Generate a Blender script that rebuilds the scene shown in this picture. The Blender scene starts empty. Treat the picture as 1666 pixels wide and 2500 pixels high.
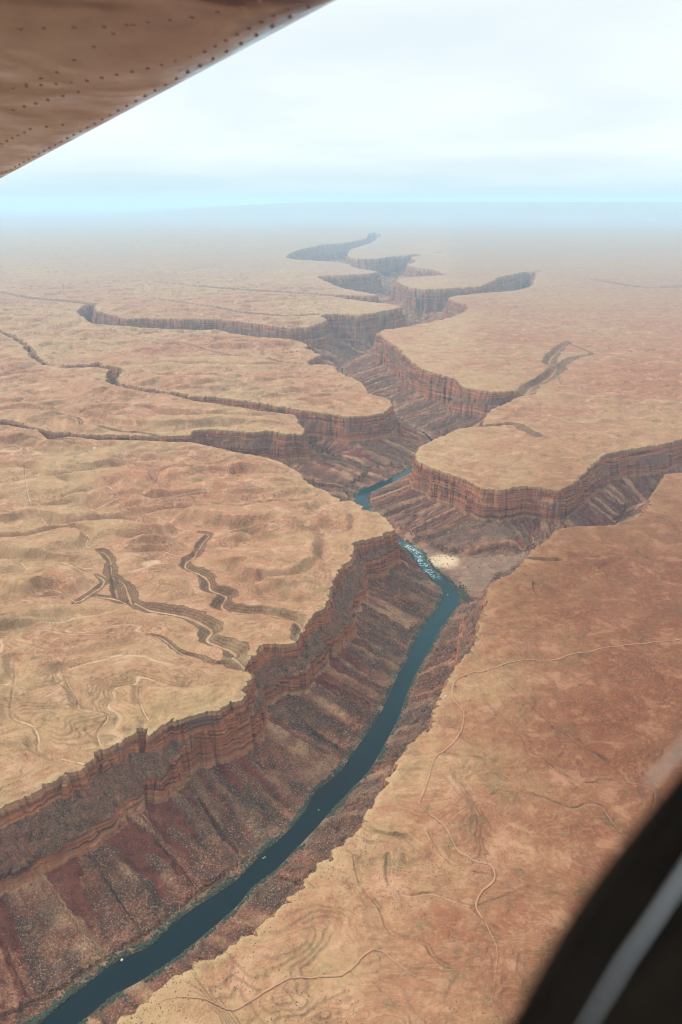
import bpy, math, random
import numpy as np
C = bpy.context.scene.collection
R = math.radians
rng = np.random.RandomState(7); random.seed(7)

# ------------------------------------------------------------------ camera
H = 1500.0                                   # flying height above the plateau, metres
FPX, HY = 1900.0, 468.0                      # focal length and horizon row, in pixels of a 1568 x 2353 picture
PITCH = math.atan((1176.5 - HY) / FPX)
cam_d = bpy.data.cameras.new('camera'); cam = bpy.data.objects.new('camera', cam_d); C.objects.link(cam)
cam.location = (0, 0, H); cam.rotation_euler = (math.pi/2 - PITCH, 0, 0)
cam_d.sensor_fit = 'VERTICAL'; cam_d.sensor_height = 36.0
cam_d.lens = 36.0 * FPX / 2353.0
cam_d.clip_start = 0.02; cam_d.clip_end = 400000
cam_d.dof.use_dof = True; cam_d.dof.focus_distance = 3000; cam_d.dof.aperture_fstop = cam_d.lens / 6.5
bpy.context.scene.camera = cam

# ------------------------------------------------------------------ sky and sun (bright overcast)
SUN_EL, SUN_AZ = R(38), R(-75)               # azimuth measured from +Y (ahead) towards +X
scn = bpy.context.scene
scn.view_settings.view_transform = 'Standard'; scn.view_settings.look = 'None'
scn.cycles.filter_width = 1.15; scn.cycles.volume_bounces = 1
scn.view_settings.exposure = 0.12; scn.view_settings.gamma = 1.0
world = bpy.data.worlds.new('World'); scn.world = world; world.use_nodes = True
nt = world.node_tree; N = nt.nodes; L = nt.links; N.clear()
def nd(t, **k):
    n = N.new(t)
    for a, b in k.items(): setattr(n, a, b)
    return n
out = nd('ShaderNodeOutputWorld')
sky = nd('ShaderNodeTexSky', sky_type='NISHITA', sun_disc=False, sun_elevation=SUN_EL, sun_rotation=SUN_AZ, altitude=2500)
sky.air_density = 1.0; sky.dust_density = 1.0
bgs = nd('ShaderNodeBackground'); bgs.inputs[1].default_value = 0.10
L.new(sky.outputs[0], bgs.inputs[0])
# the overcast deck: bright, with soft layered cloud
tc = nd('ShaderNodeTexCoord')
sep = nd('ShaderNodeSeparateXYZ'); L.new(tc.outputs['Generated'], sep.inputs[0])
dz = nd('ShaderNodeMath', operation='MAXIMUM'); L.new(sep.outputs[2], dz.inputs[0]); dz.inputs[1].default_value = 0.0
dza = nd('ShaderNodeMath', operation='ADD'); L.new(dz.outputs[0], dza.inputs[0]); dza.inputs[1].default_value = 0.10
dv = nd('ShaderNodeVectorMath', operation='DIVIDE'); L.new(tc.outputs['Generated'], dv.inputs[0])
cmb = nd('ShaderNodeCombineXYZ')
for i in range(3): L.new(dza.outputs[0], cmb.inputs[i])
L.new(cmb.outputs[0], dv.inputs[1])
nz = nd('ShaderNodeTexNoise'); nz.inputs['Scale'].default_value = 0.55; nz.inputs['Detail'].default_value = 4; nz.inputs['Roughness'].default_value = .45
L.new(dv.outputs[0], nz.inputs['Vector'])
cr = nd('ShaderNodeValToRGB')
cr.color_ramp.elements[0].position = .36; cr.color_ramp.elements[0].color = (.80, .88, .90, 1)
cr.color_ramp.elements[1].position = .62; cr.color_ramp.elements[1].color = (.95, 1.0, .99, 1)
L.new(nz.outputs[0], cr.inputs[0])
# thin, bluer air under the cloud base near the horizon
hz = nd('ShaderNodeValToRGB')
e = hz.color_ramp.elements
e[0].position = 0.0; e[0].color = (.62, .70, .75, 1)
e[1].position = .055; e[1].color = (1, 1, 1, 1)
e.new(.022).color = (.80, .86, .88, 1)
L.new(dz.outputs[0], hz.inputs[0])
mh = nd('ShaderNodeMix', data_type='RGBA', blend_type='MULTIPLY'); mh.inputs[0].default_value = 1
L.new(cr.outputs[0], mh.inputs[6]); L.new(hz.outputs[0], mh.inputs[7])
bgc = nd('ShaderNodeBackground')
zen = nd('ShaderNodeMapRange', interpolation_type='SMOOTHSTEP'); L.new(sep.outputs[2], zen.inputs[0])   # an overcast sky is brightest overhead
for i_, v_ in enumerate((.24, .85, 1.02, 2.2)): zen.inputs[i_+1].default_value = v_
L.new(zen.outputs[0], bgc.inputs[1])
L.new(mh.outputs[2], bgc.inputs[0])
mixw = nd('ShaderNodeMixShader'); mixw.inputs[0].default_value = .93
L.new(bgs.outputs[0], mixw.inputs[1]); L.new(bgc.outputs[0], mixw.inputs[2]); L.new(mixw.outputs[0], out.inputs[0])

sd = bpy.data.lights.new('sun', 'SUN'); sd.energy = 3.2; sd.angle = R(5); sd.color = (1, .95, .87)
so = bpy.data.objects.new('sun', sd); C.objects.link(so); so.location = (0, 0, H + 50)
so.rotation_euler = (math.pi/2 - SUN_EL, 0, -SUN_AZ + math.pi)

# ------------------------------------------------------------------ helpers
def tag(o, label=None, cat=None, group=None, kind=None):
    for k, v in (('label', label), ('category', cat), ('group', group), ('kind', kind)):
        if v: o[k] = v
    return o
def empty(name, loc, rot=(0, 0, 0)):
    o = bpy.data.objects.new(name, None); C.objects.link(o); o.location = loc; o.rotation_euler = rot; return o
def mesh_obj(name, verts, faces, mat=None, parent=None, smooth=True):
    me = bpy.data.meshes.new(name)
    verts = np.asarray(verts, dtype=np.float32); faces = np.asarray(faces, dtype=np.int32)
    n, k = faces.shape
    me.vertices.add(len(verts)); me.vertices.foreach_set('co', verts.ravel())
    me.loops.add(n*k); me.loops.foreach_set('vertex_index', faces.ravel())
    me.polygons.add(n); me.polygons.foreach_set('loop_start', np.arange(n, dtype=np.int32)*k)
    me.polygons.foreach_set('use_smooth', np.full(n, smooth))
    me.update(calc_edges=True)
    if mat: me.materials.append(mat)
    o = bpy.data.objects.new(name, me); C.objects.link(o); o.parent = parent
    return o
def cattr(me, name, arr):
    a = me.color_attributes.new(name, 'FLOAT_COLOR', 'POINT')
    a.data.foreach_set('color', np.ascontiguousarray(arr, dtype=np.float32).ravel())

CP, SP = math.cos(PITCH), math.sin(PITCH)
def ray(x, y):
    dx = (x - 784) / FPX; dy = (1176.5 - y) / FPX
    return np.array([dx, CP + dy*SP, -SP + dy*CP])
def at(x, y, z=0.0):                          # where the photograph's point lies on a level surface
    d = ray(x, y); t = (z - H) / d[2]; return (d[0]*t, d[1]*t)
def pts(l, z=0.0): return np.array([at(a, b, z) for a, b in l])

# ------------------------------------------------------------------ numpy noise
def hash2(ix, iy, s):
    h = (ix.astype(np.int64)*374761393 + iy.astype(np.int64)*668265263 + s*974634777) & 0xffffffff
    h = ((h ^ (h >> 13)) * 1274126177) & 0xffffffff
    return (h ^ (h >> 16)) & 0xffff
GA = np.cos(np.arange(256)*2*np.pi/256); GB = np.sin(np.arange(256)*2*np.pi/256)
def pn(x, y, s=0):                            # gradient noise, about -1..1
    fx = np.floor(x); fy = np.floor(y); ix = fx.astype(np.int64); iy = fy.astype(np.int64)
    fx = x - fx; fy = y - fy
    u = fx*fx*fx*(fx*(fx*6-15)+10); v = fy*fy*fy*(fy*(fy*6-15)+10)
    def g(a, b, px, py):
        k = hash2(a, b, s) & 255; return GA[k]*px + GB[k]*py
    n0 = g(ix, iy, fx, fy)*(1-u) + g(ix+1, iy, fx-1, fy)*u
    n1 = g(ix, iy+1, fx, fy-1)*(1-u) + g(ix+1, iy+1, fx-1, fy-1)*u
    return (n0*(1-v) + n1*v) * 1.5
def fbm(x, y, sc, o=4, s=0, g=.5):
    r = 0; a = 1; t = 0
    for k in range(o):
        r = r + a*pn(x/sc + 17.3*k, y/sc - 9.1*k, s+k); t += a; a *= g; sc *= .5
    return r / t * 1.4
def ss(a, b, x):
    t = np.clip((x-a)/(b-a), 0, 1); return t*t*(3-2*t)

# ------------------------------------------------------------------ plan of the canyon
DEPTH = 280.0
def dep_at(y): return np.interp(y, [5000, 7000, 10000, 18000, 40000], [280., 345., 430., 540., 560.])   # the canyon deepens downstream
def at_water(px_, py_):
    D = DEPTH
    for _ in range(30):
        q = at(px_, py_, -D); D = .5*D+.5*float(dep_at(q[1]))
    return q
LEFT_RIM = [(-900,2120),(-300,1965),(-120,1905),(0,1860),(25,1838),(75,1822),(135,1792),(192,1762),(220,1732),(280,1702),(325,1674),(345,1687),(390,1657),
 (425,1647),(500,1629),(555,1604),(575,1557),(578,1535),(560,1522),(590,1500),(610,1477),(650,1477),(678,1478),(684,1460),(700,1437),(720,1412),(750,1391),(765,1336),
 (784,1299),(809,1281),(811,1246),(874,1231),(904,1216),(894,1196),(869,1176),(834,1169),(814,1149),(784,1151),(750,1126),(710,1113),(690,1086),
 (645,1061),(600,1048),(565,1043),(500,1028),(440,1016),(400,1016),(350,1013),(225,1011),(165,1003),(115,1011),(85,988),(0,976),(-120,962),
 (-120,950),(0,963),(45,971),(125,993),(200,998),(320,1001),(380,1001),(438,998),(445,986),(500,986),(580,993),(615,988),(650,996),(700,996),(697,981),
 (685,971),(680,953),(600,947),(550,939),(500,927),(450,922),(420,915),(390,906),(350,903),(300,894),(270,886),(243,876),(243,860),(250,848),
 (225,843),(140,845),(95,836),(70,818),(50,790),(10,768),(-60,745),(-60,737),(0,757),(50,778),(80,802),(88,818),(110,838),(160,839),(210,836),(228,832),(235,838),(285,845),
 (272,862),(273,880),(300,886),(350,894),(420,905),(440,910),(500,912),(560,920),(620,930),(680,940),(720,945),(750,948),(800,957),(850,955),
 (880,948),(900,935),(895,915),(849,906),(834,881),(804,866),(784,856),(760,838),(705,836),(715,823),(737,816),(735,811),(695,798),(715,791),(690,786),
 (625,780),(555,771),(500,758),(440,758),(350,756),(275,751),(210,745),(195,731),(175,716),(190,703),(205,697),(230,696),(218,703),(215,711),(250,721),
 (280,728),(295,733),(325,730),(415,733),(500,732),(575,741),(665,753),(710,751),(750,738),(752,733),(728,721),(784,721),(834,723),(904,711),
 (927,703),(889,697),(820,690),(784,683),(700,676),(700,674),(784,677),(869,680),(885,680),(819,668),(784,661),(735,640),(730,634),(760,632),(784,632),(879,627),
 (864,622),(814,616),(806,608),(784,602),(740,599),(690,597),(652,594),(660,588),(670,580),(690,573),(740,562),(790,558),(844,548),(846,538),(852,531)]
RIGHT_RIM = [(868,531),(880,538),(868,547),(859,556),(804,573),(799,585),(809,595),(879,595),(894,589),(944,585),(1039,577),(1039,579),(999,583),(944,590),(961,600),(929,610),
 (1004,620),(1031,633),(980,634),(934,636),(906,643),(929,655),(964,665),(1024,663),(1104,658),(1139,643),(1144,635),(1184,630),(1199,625),(1259,619),(1259,621),
 (1234,623),(1231,636),(1226,656),(1184,668),(1109,673),(1029,681),(1040,690),(1079,701),(1069,716),(1024,733),(984,741),(934,751),(884,757),(869,766),
 (879,776),(909,793),(934,816),(959,841),(999,856),(1049,871),(1064,888),(1104,896),(1134,900),(1184,898),(1214,896),(1240,902),(1218,907),(1194,911),(1174,921),(1134,938),(1129,941),
 (1114,961),(1111,981),(1079,981),(1054,986),(1029,996),(994,1011),(964,1026),(956,1046),(964,1061),(1009,1081),(1064,1098),(1109,1121),(1149,1126),(1199,1116),
 (1234,1118),(1284,1126),(1314,1111),(1334,1096),(1354,1076),(1389,1043),(1449,1031),(1519,1021),(1568,1008),(1700,990),(1900,985),(1900,1040),(1700,1070),(1568,1086),(1529,1088),
 (1514,1116),(1494,1138),(1486,1171),(1479,1183),(1434,1196),(1404,1206),(1329,1208),(1274,1216),(1266,1236),(1239,1251),(1209,1281),(1184,1311),(1144,1331),
 (1119,1351),(1116,1391),(1112,1411),(1104,1422),(1084,1497),(1064,1507),(1044,1537),(1019,1582),(999,1632),(979,1677),(949,1702),(909,1757),(889,1807),
 (849,1857),(836,1882),(815,1915),(784,1945),(760,1957),(730,1992),(700,2027),(620,2102),(570,2147),(500,2192),(450,2217),(435,2232),(390,2252),(345,2292),
 (300,2327),(265,2353),(100,2440),(-300,2620),(-1100,2900)]
RIM = pts(LEFT_RIM + RIGHT_RIM)               # one closed outline of the whole canyon, walked round
RIVER_PX = [(-500,2640,62),(-150,2500,60),(60,2400,56),(138,2353,0),(185,2308,0),(235,2270,0),(305,2225,0),(385,2180,0),(440,2130,0),(505,2080,0),(560,2033,0),(620,1980,0),(655,1945,0),
 (722,1882,0),(742,1845,0),(765,1825,0),(797,1795,0),(830,1750,0),(865,1700,0),(897,1645,0),(917,1592,0),(940,1540,0),(964,1494,0),(992,1442,0),(1019,1412,0),
 (1035,1380,0),(1036,1354,0),(1008,1328,0),(980,1303,0),(963,1278,0),(942,1258,0),(905,1237,0),(868,1212,0),(843,1190,0),(836,1165,0),(830,1146,0),(838,1130,0),(876,1114,0),
 (915,1098,0),(945,1080,0),(985,1052,0),(1003,1028,0),(985,1004,0),(960,984,0),(925,966,0),(895,942,0),(850,915,0),(800,886,0),(786,860,0),(790,842,0),(815,822,0),(862,798,0),(905,770,0),(945,752,0),(975,738,0),
 (920,700,0),(905,670,0),(888,640,0),(900,612,0),(880,590,0),(830,566,0),(855,548,0),(862,538,0)]
WIDTH_AT = [(2353,94),(2225,98),(2080,100),(1945,108),(1882,108),(1795,98),(1750,92),(1700,104),(1645,116),(1592,112),(1540,110),(1494,100),(1442,106),(1380,118),(1340,98),(1303,62),(1258,60),(1165,74),(1120,80),(1098,66),(1050,50),(1000,26),(900,22),(700,24),(530,24)]
wy = np.array([a for a, b in WIDTH_AT][::-1]); ww = np.array([b for a, b in WIDTH_AT][::-1])
RIVER = np.array([at_water(a, b) for a, b, c in RIVER_PX])
RIVW = np.array([np.interp(b, wy, ww)*.5 for a, b, c in RIVER_PX])
LBANK = pts([(-500,2590),(-150,2465),(92,2353),(145,2302),(200,2262),(265,2202),(345,2177),(390,2127),(450,2082),(540,2027),(600,1962),(645,1927),(700,1867),(720,1822),(784,1772),(809,1732),(849,1677),(874,1642),(899,1587),(919,1537),(939,1517),(939,1497),
 (974,1437),(999,1412),(1019,1376),(1016,1351),(984,1321),(959,1296),(944,1266),(904,1243)], -DEPTH)
RBANK = pts([(-400,2680),(20,2450),(185,2353),(225,2317),(270,2282),(340,2247),(425,2187),(490,2132),(555,2077),(575,2042),(635,2002),(665,1967),(715,1917),(745,1882),(784,1842),(814,1807),(844,1782),(879,1722),(919,1647),(934,1597),(959,1542),(989,1492),
 (1009,1447),(1039,1412),(1061,1376),(1054,1356),(1029,1336),(999,1311),(979,1286),(971,1266),(934,1246),(906,1231)], -DEPTH)
# smooth the river's line
def smooth_line(P, w, n=6):
    t = np.arange(len(P)); tt = np.linspace(0, len(P)-1, (len(P)-1)*n+1)
    out = np.zeros((len(tt), 2)); 
    for i, s in enumerate(tt):
        k = min(int(s), len(P)-2); f = s-k
        p0 = P[max(k-1, 0)]; p1 = P[k]; p2 = P[k+1]; p3 = P[min(k+2, len(P)-1)]
        out[i] = .5*((2*p1)+(-p0+p2)*f+(2*p0-5*p1+4*p2-p3)*f*f+(-p0+3*p1-3*p2+p3)*f**3)
    return out, np.interp(tt, t, w), tt
RIV, RW, RT = smooth_line(RIVER, RIVW)

WASH = [  # (points, half width m, depth m, pale floor)
 ([(0,1246),(60,1243),(150,1223),(200,1231),(202,1241),(200,1256),(228,1264)], 9, 3, 1),
 ([(228,1264),(245,1271),(255,1291),(257,1321),(285,1341),(295,1366),(305,1384),(350,1396),(410,1404),(435,1411),(485,1437),(475,1459),(500,1472),(540,1492),(532,1507),(550,1520),(582,1530)], 46, 24, 1),
 ([(165,1154),(210,1171),(280,1179),(300,1186),(360,1186),(390,1206),(422,1216),(460,1222)], 9, 4, 1),
 ([(460,1222),(480,1227),(465,1246),(450,1271),(425,1296),(465,1316),(480,1331),(485,1349),(520,1361),(510,1386),(550,1399),(600,1401),(645,1409),(690,1427),(692,1462)], 42, 22, 1),
 ([(0,1289),(75,1290),(150,1294),(190,1311),(222,1321)], 8, 3, 1),
 ([(222,1321),(240,1336),(215,1361),(175,1384)], 24, 14, 1), ([(90,1355),(130,1357),(175,1384)], 8, 3, 1),
 ([(215,1366),(260,1376),(302,1384)], 24, 15, 1),
 ([(255,1300),(262,1330),(270,1370)], 22, 13, 0),
 ([(340,1457),(375,1467),(415,1497),(450,1507),(490,1522),(530,1519)], 17, 12, 1),
 ([(0,1452),(100,1447),(170,1457),(330,1457)], 8, 3, 1),
 ([(35,1517),(37,1557),(30,1602),(30,1647),(75,1667),(90,1697),(90,1722),(120,1739),(205,1757)], 11, 4, 1),
 ([(145,1537),(160,1577),(180,1607),(185,1629),(240,1639),(247,1652),(225,1682),(232,1712)], 9, 4, 1),
 ([(325,1567),(322,1612),(345,1660)], 8, 3, 1),
 ([(55,941+35),(65,1140),(130,1215)], 6, 2, 1), ([(20,1120),(60,1140)], 6, 2, 1),
 ([(1119,1607),(1149,1637),(1179,1667),(1204,1697),(1214,1724),(1244,1742),(1284,1772),(1334,1797),(1374,1797),(1380,1790),(1444,1797),(1484,1804),(1506,1822),(1501,1857),(1504,1880),(1540,1960)], 7, 4, 1),
 ([(1274,1672),(1304,1682),(1339,1712),(1384,1742),(1424,1767),(1444,1794)], 13, 8, 1),
 ([(1154,1567),(1214,1617),(1274,1672)], 6, 1.5, 0),
 ([(1024,1732),(1104,1742),(1129,1764),(1174,1797),(1209,1819),(1259,1837),(1314,1857),(1354,1847),(1384,1854),(1401,1879),(1440,1930)], 7, 4, 1),
 ([(1104,1782),(1140,1778),(1174,1797)], 6, 3, 0), ([(1120,1835),(1160,1810),(1209,1819)], 8, 4, 0),
 ([(770,1915),(814,1920),(849,1934),(904,1940),(911,1962),(901,1997),(906,2032),(934,2057),(984,2052),(1009,2057),(1054,2074),(1094,2087)], 7, 5, 1),
 ([(836,1895),(870,1912),(930,1922),(964,1950)], 12, 9, 0),
 ([(893,1960),(890,2000),(897,2030)], 10, 8, 0),
 ([(814,1967),(829,2027),(874,2087),(899,2142),(974,2164),(999,2197),(1034,2219),(1104,2227)], 8, 5, 0),
 ([(1094,2082),(1164,2057),(1209,2039),(1234,2038),(1284,2054),(1339,2074),(1400,2110)], 5, 3, 0),
 ([(1084,2082),(1110,2110),(1160,2145)], 5, 3, 0), ([(985,1905),(1008,1950),(1050,1990),(1120,2010)], 6, 4, 0),
 ([(1080,1420),(1140,1437),(1210,1446)], 6, 2, 1),
 ([(325,776),(425,788),(480,806),(540,818),(615,823),(645,831),(712,838)], 28, 13, 0),
 ([(615,823),(608,815),(632,806)], 14, 6, 1),
 ([(350,646),(450,656),(530,663),(650,671),(784,678)], 55, 40, 0),
 ([(345,683),(430,696),(500,706),(550,716),(625,723),(680,725),(728,721)], 45, 28, 0),
 ([(-40,662),(0,670),(60,683),(140,690),(205,697)], 45, 32, 0), ([(0,700),(80,704),(175,712)], 26, 12, 0),
 ([(135,949),(180,961),(190,979),(225,981),(280,991),(320,993),(362,1001)], 24, 16, 0),
 ([(60,941),(130,950),(210,960),(240,975),(300,983)], 12, 5, 0),
 ([(1111,979),(1144,975),(1184,974),(1204,984),(1234,1001)], 46, 26, 0), 
 ([(1305,786),(1280,806),(1262,830),(1280,846),(1258,864),(1222,884),(1205,902)], 75, 38, 0),
 ([(1370,812),(1320,822),(1280,846)], 40, 16, 0),
 ([(1309,790),(1360,812),(1310,822),(1284,841)], 24, 10, 0), ([(1284,841),(1292,880),(1320,885),(1340,880)], 24, 8, 0),
 ([(1266,1236),(1290,1260),(1350,1280),(1440,1270),(1480,1300)], 10, 4, 0), ([(1184,1311),(1225,1330),(1228,1350),(1240,1370)], 10, 7, 0),
 ([(1209,1281),(1245,1285),(1280,1285)], 22, 12, 0),
 ([(470,1153),(550,1163),(620,1150),(700,1148),(745,1130)], 22, 9, 0),
 ([(300,1068),(340,1068),(365,1100),(340,1120),(375,1125)], 16, 6, 0),
 ([(150,880),(200,905),(330,915)], 14, 5, 0), ([(10,925),(60,930),(95,927)], 20, 7, 0),
 ([(520,873),(560,876),(612,885)], 22, 9, 0), ([(120,722),(145,722)], 40, 14, 0), ([(1360,640),(1480,660),(1600,655)], 60, 10, 0),
 ([(400,1240),(440,1262),(520,1268),(600,1254)], 10, 3, 0), ([(600,1340),(680,1330),(720,1300)], 10, 3, 0),
]
NW = len(WASH)
WL = []
for i, (l, w, d, f) in enumerate(WASH):
    P = l if i >= NW else pts(l)
    P, _, _ = smooth_line(P, np.ones(len(P)), 4)
    WL.append((P, w, d, f))

def seg_dist(X, Y, P, closed=False):          # distance to a polyline, nearest point and its place along the line
    best = np.full(X.shape, 1e18); nx = np.zeros(X.shape); ny = np.zeros(X.shape); nk = np.zeros(X.shape)
    m = len(P) if closed else len(P)-1
    for k in range(m):
        a = P[k]; b = P[(k+1) % len(P)]; ux, uy = b-a; l2 = ux*ux+uy*uy+1e-9
        t = np.clip(((X-a[0])*ux+(Y-a[1])*uy)/l2, 0, 1)
        qx = a[0]+t*ux; qy = a[1]+t*uy; d = (X-qx)**2+(Y-qy)**2
        w = d < best
        best[w] = d[w]; nx[w] = qx[w]; ny[w] = qy[w]; nk[w] = (k+t)[w]
    return np.sqrt(best), nx, ny, nk
def inside(X, Y, P):
    c = np.zeros(X.shape, bool)
    for k in range(len(P)):
        x1, y1 = P[k]; x2, y2 = P[(k+1) % len(P)]
        if y1 == y2: continue
        c ^= ((y1 > Y) != (y2 > Y)) & (X < (x2-x1)*(Y-y1)/(y2-y1)+x1)
    return c

_dl, _lx, _ly, _ = seg_dist(RIV[:, 0], RIV[:, 1], LBANK); _dr, _rx, _ry, _ = seg_dist(RIV[:, 0], RIV[:, 1], RBANK)
_py = np.interp(RT, np.arange(len(RIVER_PX)), [b for a, b, c in RIVER_PX]); _w = ss(1225, 1245, _py)
_mid = np.stack([(_lx+_rx)/2, (_ly+_ry)/2], 1); _hw = np.hypot(_lx-_rx, _ly-_ry)/2
RIV = RIV*(1-_w)[:, None] + _mid*_w[:, None]; RW = RW*(1-_w) + np.clip(_hw, 22, 60)*_w
for _ in range(5): RIV[1:-1] = (RIV[:-2]+RIV[1:-1]*2+RIV[2:])/4; RW[1:-1] = (RW[:-2]+RW[1:-1]*2+RW[2:])/4
print('river widths', np.round(2*RW[::12]))
FLAT = pts([(940,1250),(965,1256),(1000,1268),(1050,1283),(1110,1284),(1200,1280),(1215,1292),(1170,1318),(1125,1345),(1095,1375),(1066,1362),(1050,1338),(1012,1316),(985,1296),(960,1272)], -DEPTH+5)
SHAL = [(*at(1285, 815), 900), (*at(1250, 870), 560)]
BENCH = [(*at(60, 1830), 330, 1.1), (*at(300, 1690), 330, 1.2), (*at(500, 1625), 190, -1.7), (*at(620, 1477), 120, .6), (*at(790, 1310), 300, .9), (*at(1030, 1090), 500, -.8), (*at(1250, 1118), 500, -.8)]

# polar lattice round the point under the aircraft: dense where the photograph looks, coarse elsewhere
QA, QR = 1150, 1060
th = np.linspace(R(54), R(.75), QR)
rad_main = H/np.tan(th)
rad_in = np.linspace(0, rad_main[0], 26)[:-1]
RADII = np.concatenate([rad_in[1:], rad_main, [160000., 230000.]])
az_main = np.linspace(-R(37), R(37), QA)
az_back = np.linspace(R(37), R(323), 140)[1:-1]
AZ = np.concatenate([az_main, az_back, [R(323)]])
NR, NA = len(RADII), len(AZ)

# coarse fields (distance to rim and river), interpolated on the lattice
CF = 3
ri = np.unique(np.append(np.arange(0, NR-1, CF), NR-1)).astype(float); ai = np.unique(np.append(np.arange(0, NA-1, CF), NA-1)).astype(float)
rr = np.interp(ri, np.arange(NR), RADII); aa = np.interp(ai, np.arange(NA), AZ)
RG, AG = np.meshgrid(rr, aa, indexing='ij'); XG = RG*np.sin(AG); YG = RG*np.cos(AG)
dR, rx, ry, _ = seg_dist(XG, YG, RIM, True)
ins = inside(XG, YG, RIM); dR = np.where(ins, dR, -dR)
dV, vx, vy, vk = seg_dist(XG, YG, RIV)
hw = np.interp(vk, np.arange(len(RW)), RW)
FIELDS = [dR, rx, ry, dV-hw, vx, vy]
def sample(fi, fj):
    # position in the irregular coarse index space
    a = np.clip(np.searchsorted(ri, fi, side='right')-1, 0, len(ri)-2); b = np.clip(np.searchsorted(ai, fj, side='right')-1, 0, len(ai)-2)
    u = (fi-ri[a])/(ri[a+1]-ri[a]); v = (fj-ai[b])/(ai[b+1]-ai[b])
    return [F[a, b]*(1-u)*(1-v)+F[a+1, b]*u*(1-v)+F[a, b+1]*(1-u)*v+F[a+1, b+1]*u*v for F in FIELDS]

def terrain(fi, fj):
    r = np.interp(fi, np.arange(NR), RADII); a = np.interp(fj, np.arange(NA), AZ)
    X = r*np.sin(a); Y = r*np.cos(a)
    d, rx, ry, dr, vx, vy = sample(fi, fj)
    n = len(X)
    z = np.zeros(n); c1 = np.zeros((n, 4)); c2 = np.zeros((n, 4)); c3 = np.zeros((n, 4)); c1[:, 3] = c2[:, 3] = c3[:, 3] = 1
    far = ss(9000, 26000, r)
    # --- plateau relief: low swells with thin ledges
    wx0 = X + 90*pn(X/300, Y/300, 33); wy0 = Y + 90*pn(X/300, Y/300, 35)
    st_ = 1+1.3*ss(200, -1200, X)                       # lobes run across the slope west of the river
    dn = fbm(wx0/st_, wy0, 430, 4, 23, .5); dn2 = fbm(wx0/st_+70, wy0, 1500, 3, 29, .5)
    v1 = np.abs(dn); v2 = np.abs(dn2)
    amp_ = .55+.45*ss(-.2, .3, fbm(X, Y, 2500, 2, 45)) + .35*ss(300, -500, X)
    amp_ = amp_*(1-.8*np.exp(-(((X-950)/700)**2+((Y-2750)/750)**2)))*(1-.35*ss(100, 600, X))
    base = fbm(X, Y, 1900, 3, 11)*18 + (np.minimum(v1, .32)*(95+50*ss(100, -500, X)) + np.minimum(v2, .2)*55 - 22)*amp_ + 5.5*fbm(X, Y, 95, 4, 53)
    base = base*ss(10, 190, -d + 40) * (1-.75*far)
    stp = 5.0; q = np.floor(base/stp); f = base/stp-q
    base = .35*base + .65*(q+ss(.5, 1, f))*stp
    rill = (1-ss(.0, .022, v1-.003))*ss(.02, .12, v2)*.8*ss(-.3, .1, pn(X/600, Y/600, 47))*(1-ss(-650, -350, X)) + (1-ss(.0, .006, v2-.001))*.7*ss(200, -400, X)
    rill = rill*(1-ss(5000, 9000, r))
    ledge = np.exp(-((f-.80)/.13)**2)*ss(.45, .1, v1)*amp_*.65*(1-.6*ss(-100, 200, X))
    z = base.copy()
    # --- washes
    wslope = np.zeros(n); wfloor = np.zeros(n)
    for P, w, dep, fl in WL:
        m0 = P.min(0)-w*6.5; m1 = P.max(0)+w*6.5
        k = np.nonzero((X > m0[0]) & (X < m1[0]) & (Y > m0[1]) & (Y < m1[1]))[0]
        if not len(k): continue
        dd, _, _, nk = seg_dist(X[k], Y[k], P)
        dd = dd/(1+np.clip((r[k]-6500)/8000, 0, 1.6)*(dep > 9))
        tt = nk/(len(P)-1)
        if dep > 2.5: z[k] *= .12+.88*ss(1.0, 4.0, dd/w)
        if dep > 9: ledge[k] *= ss(1.0, 2.0, dd/w)
        rill[k] *= ss(1.0, 2.5, dd/w)
        amp = dep*np.clip(.35+1.1*tt, 0, 1) if dep > 9 else dep*np.sin(np.pi*np.clip(tt*.9+.08, 0, 1))**.5
        wd = w*(1+.4*pn(X[k]/(w*2.2), Y[k]/(w*2.2), 61)+.22*pn(X[k]/(w*.7), Y[k]/(w*.7), 62)) * (np.clip(.5+.9*tt, 0, 1) if dep > 9 else 1)
        s = dd/wd
        z[k] -= amp*(1-ss(.16, 1.0, s))
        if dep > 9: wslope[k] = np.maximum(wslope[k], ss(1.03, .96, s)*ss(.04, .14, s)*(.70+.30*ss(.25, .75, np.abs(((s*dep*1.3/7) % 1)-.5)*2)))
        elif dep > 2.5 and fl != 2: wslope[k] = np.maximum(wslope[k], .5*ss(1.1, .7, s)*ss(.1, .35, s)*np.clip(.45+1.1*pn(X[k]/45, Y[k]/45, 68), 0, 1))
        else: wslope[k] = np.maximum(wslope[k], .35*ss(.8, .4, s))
        if fl:
            hwf = (1.0+r[k]*.0003)*(1+.8*pn(X[k]/40, Y[k]/40, 63)); jog = dd + 2.5*pn(X[k]/22, Y[k]/22, 65)
            wfloor[k] = np.maximum(wfloor[k], ss(hwf*1.7, hwf*.5, np.abs(jog))*(np.where(X[k] > 0, .5, .85))*np.clip(.1+1.8*tt, 0, 1)*np.clip(.65+1.0*pn(X[k]/90, Y[k]/90, 67), .1, 1))
    # --- canyon
    rg = 1-np.abs(pn(X/75, Y/75, 79))*2.2; rg2 = 1-np.abs(pn(X/27, Y/27, 78))*2.2
    rough = 9*pn(X/85, Y/85, 71) + 10*pn(X/33, Y/33, 73) + 3.2*pn(X/13, Y/13, 75) + 1.2*pn(X/6, Y/6, 76) + (30*pn(X/190, Y/190, 77) + 24*pn(X/80, Y/80, 70) + 12*pn(X/34, Y/34, 69))*ss(3500, 10000, r) + 20*np.clip(rg-.45, 0, 1) + 9*np.clip(rg2-.3, 0, 1) - 5
    k = np.nonzero(d > -30)[0]
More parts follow.
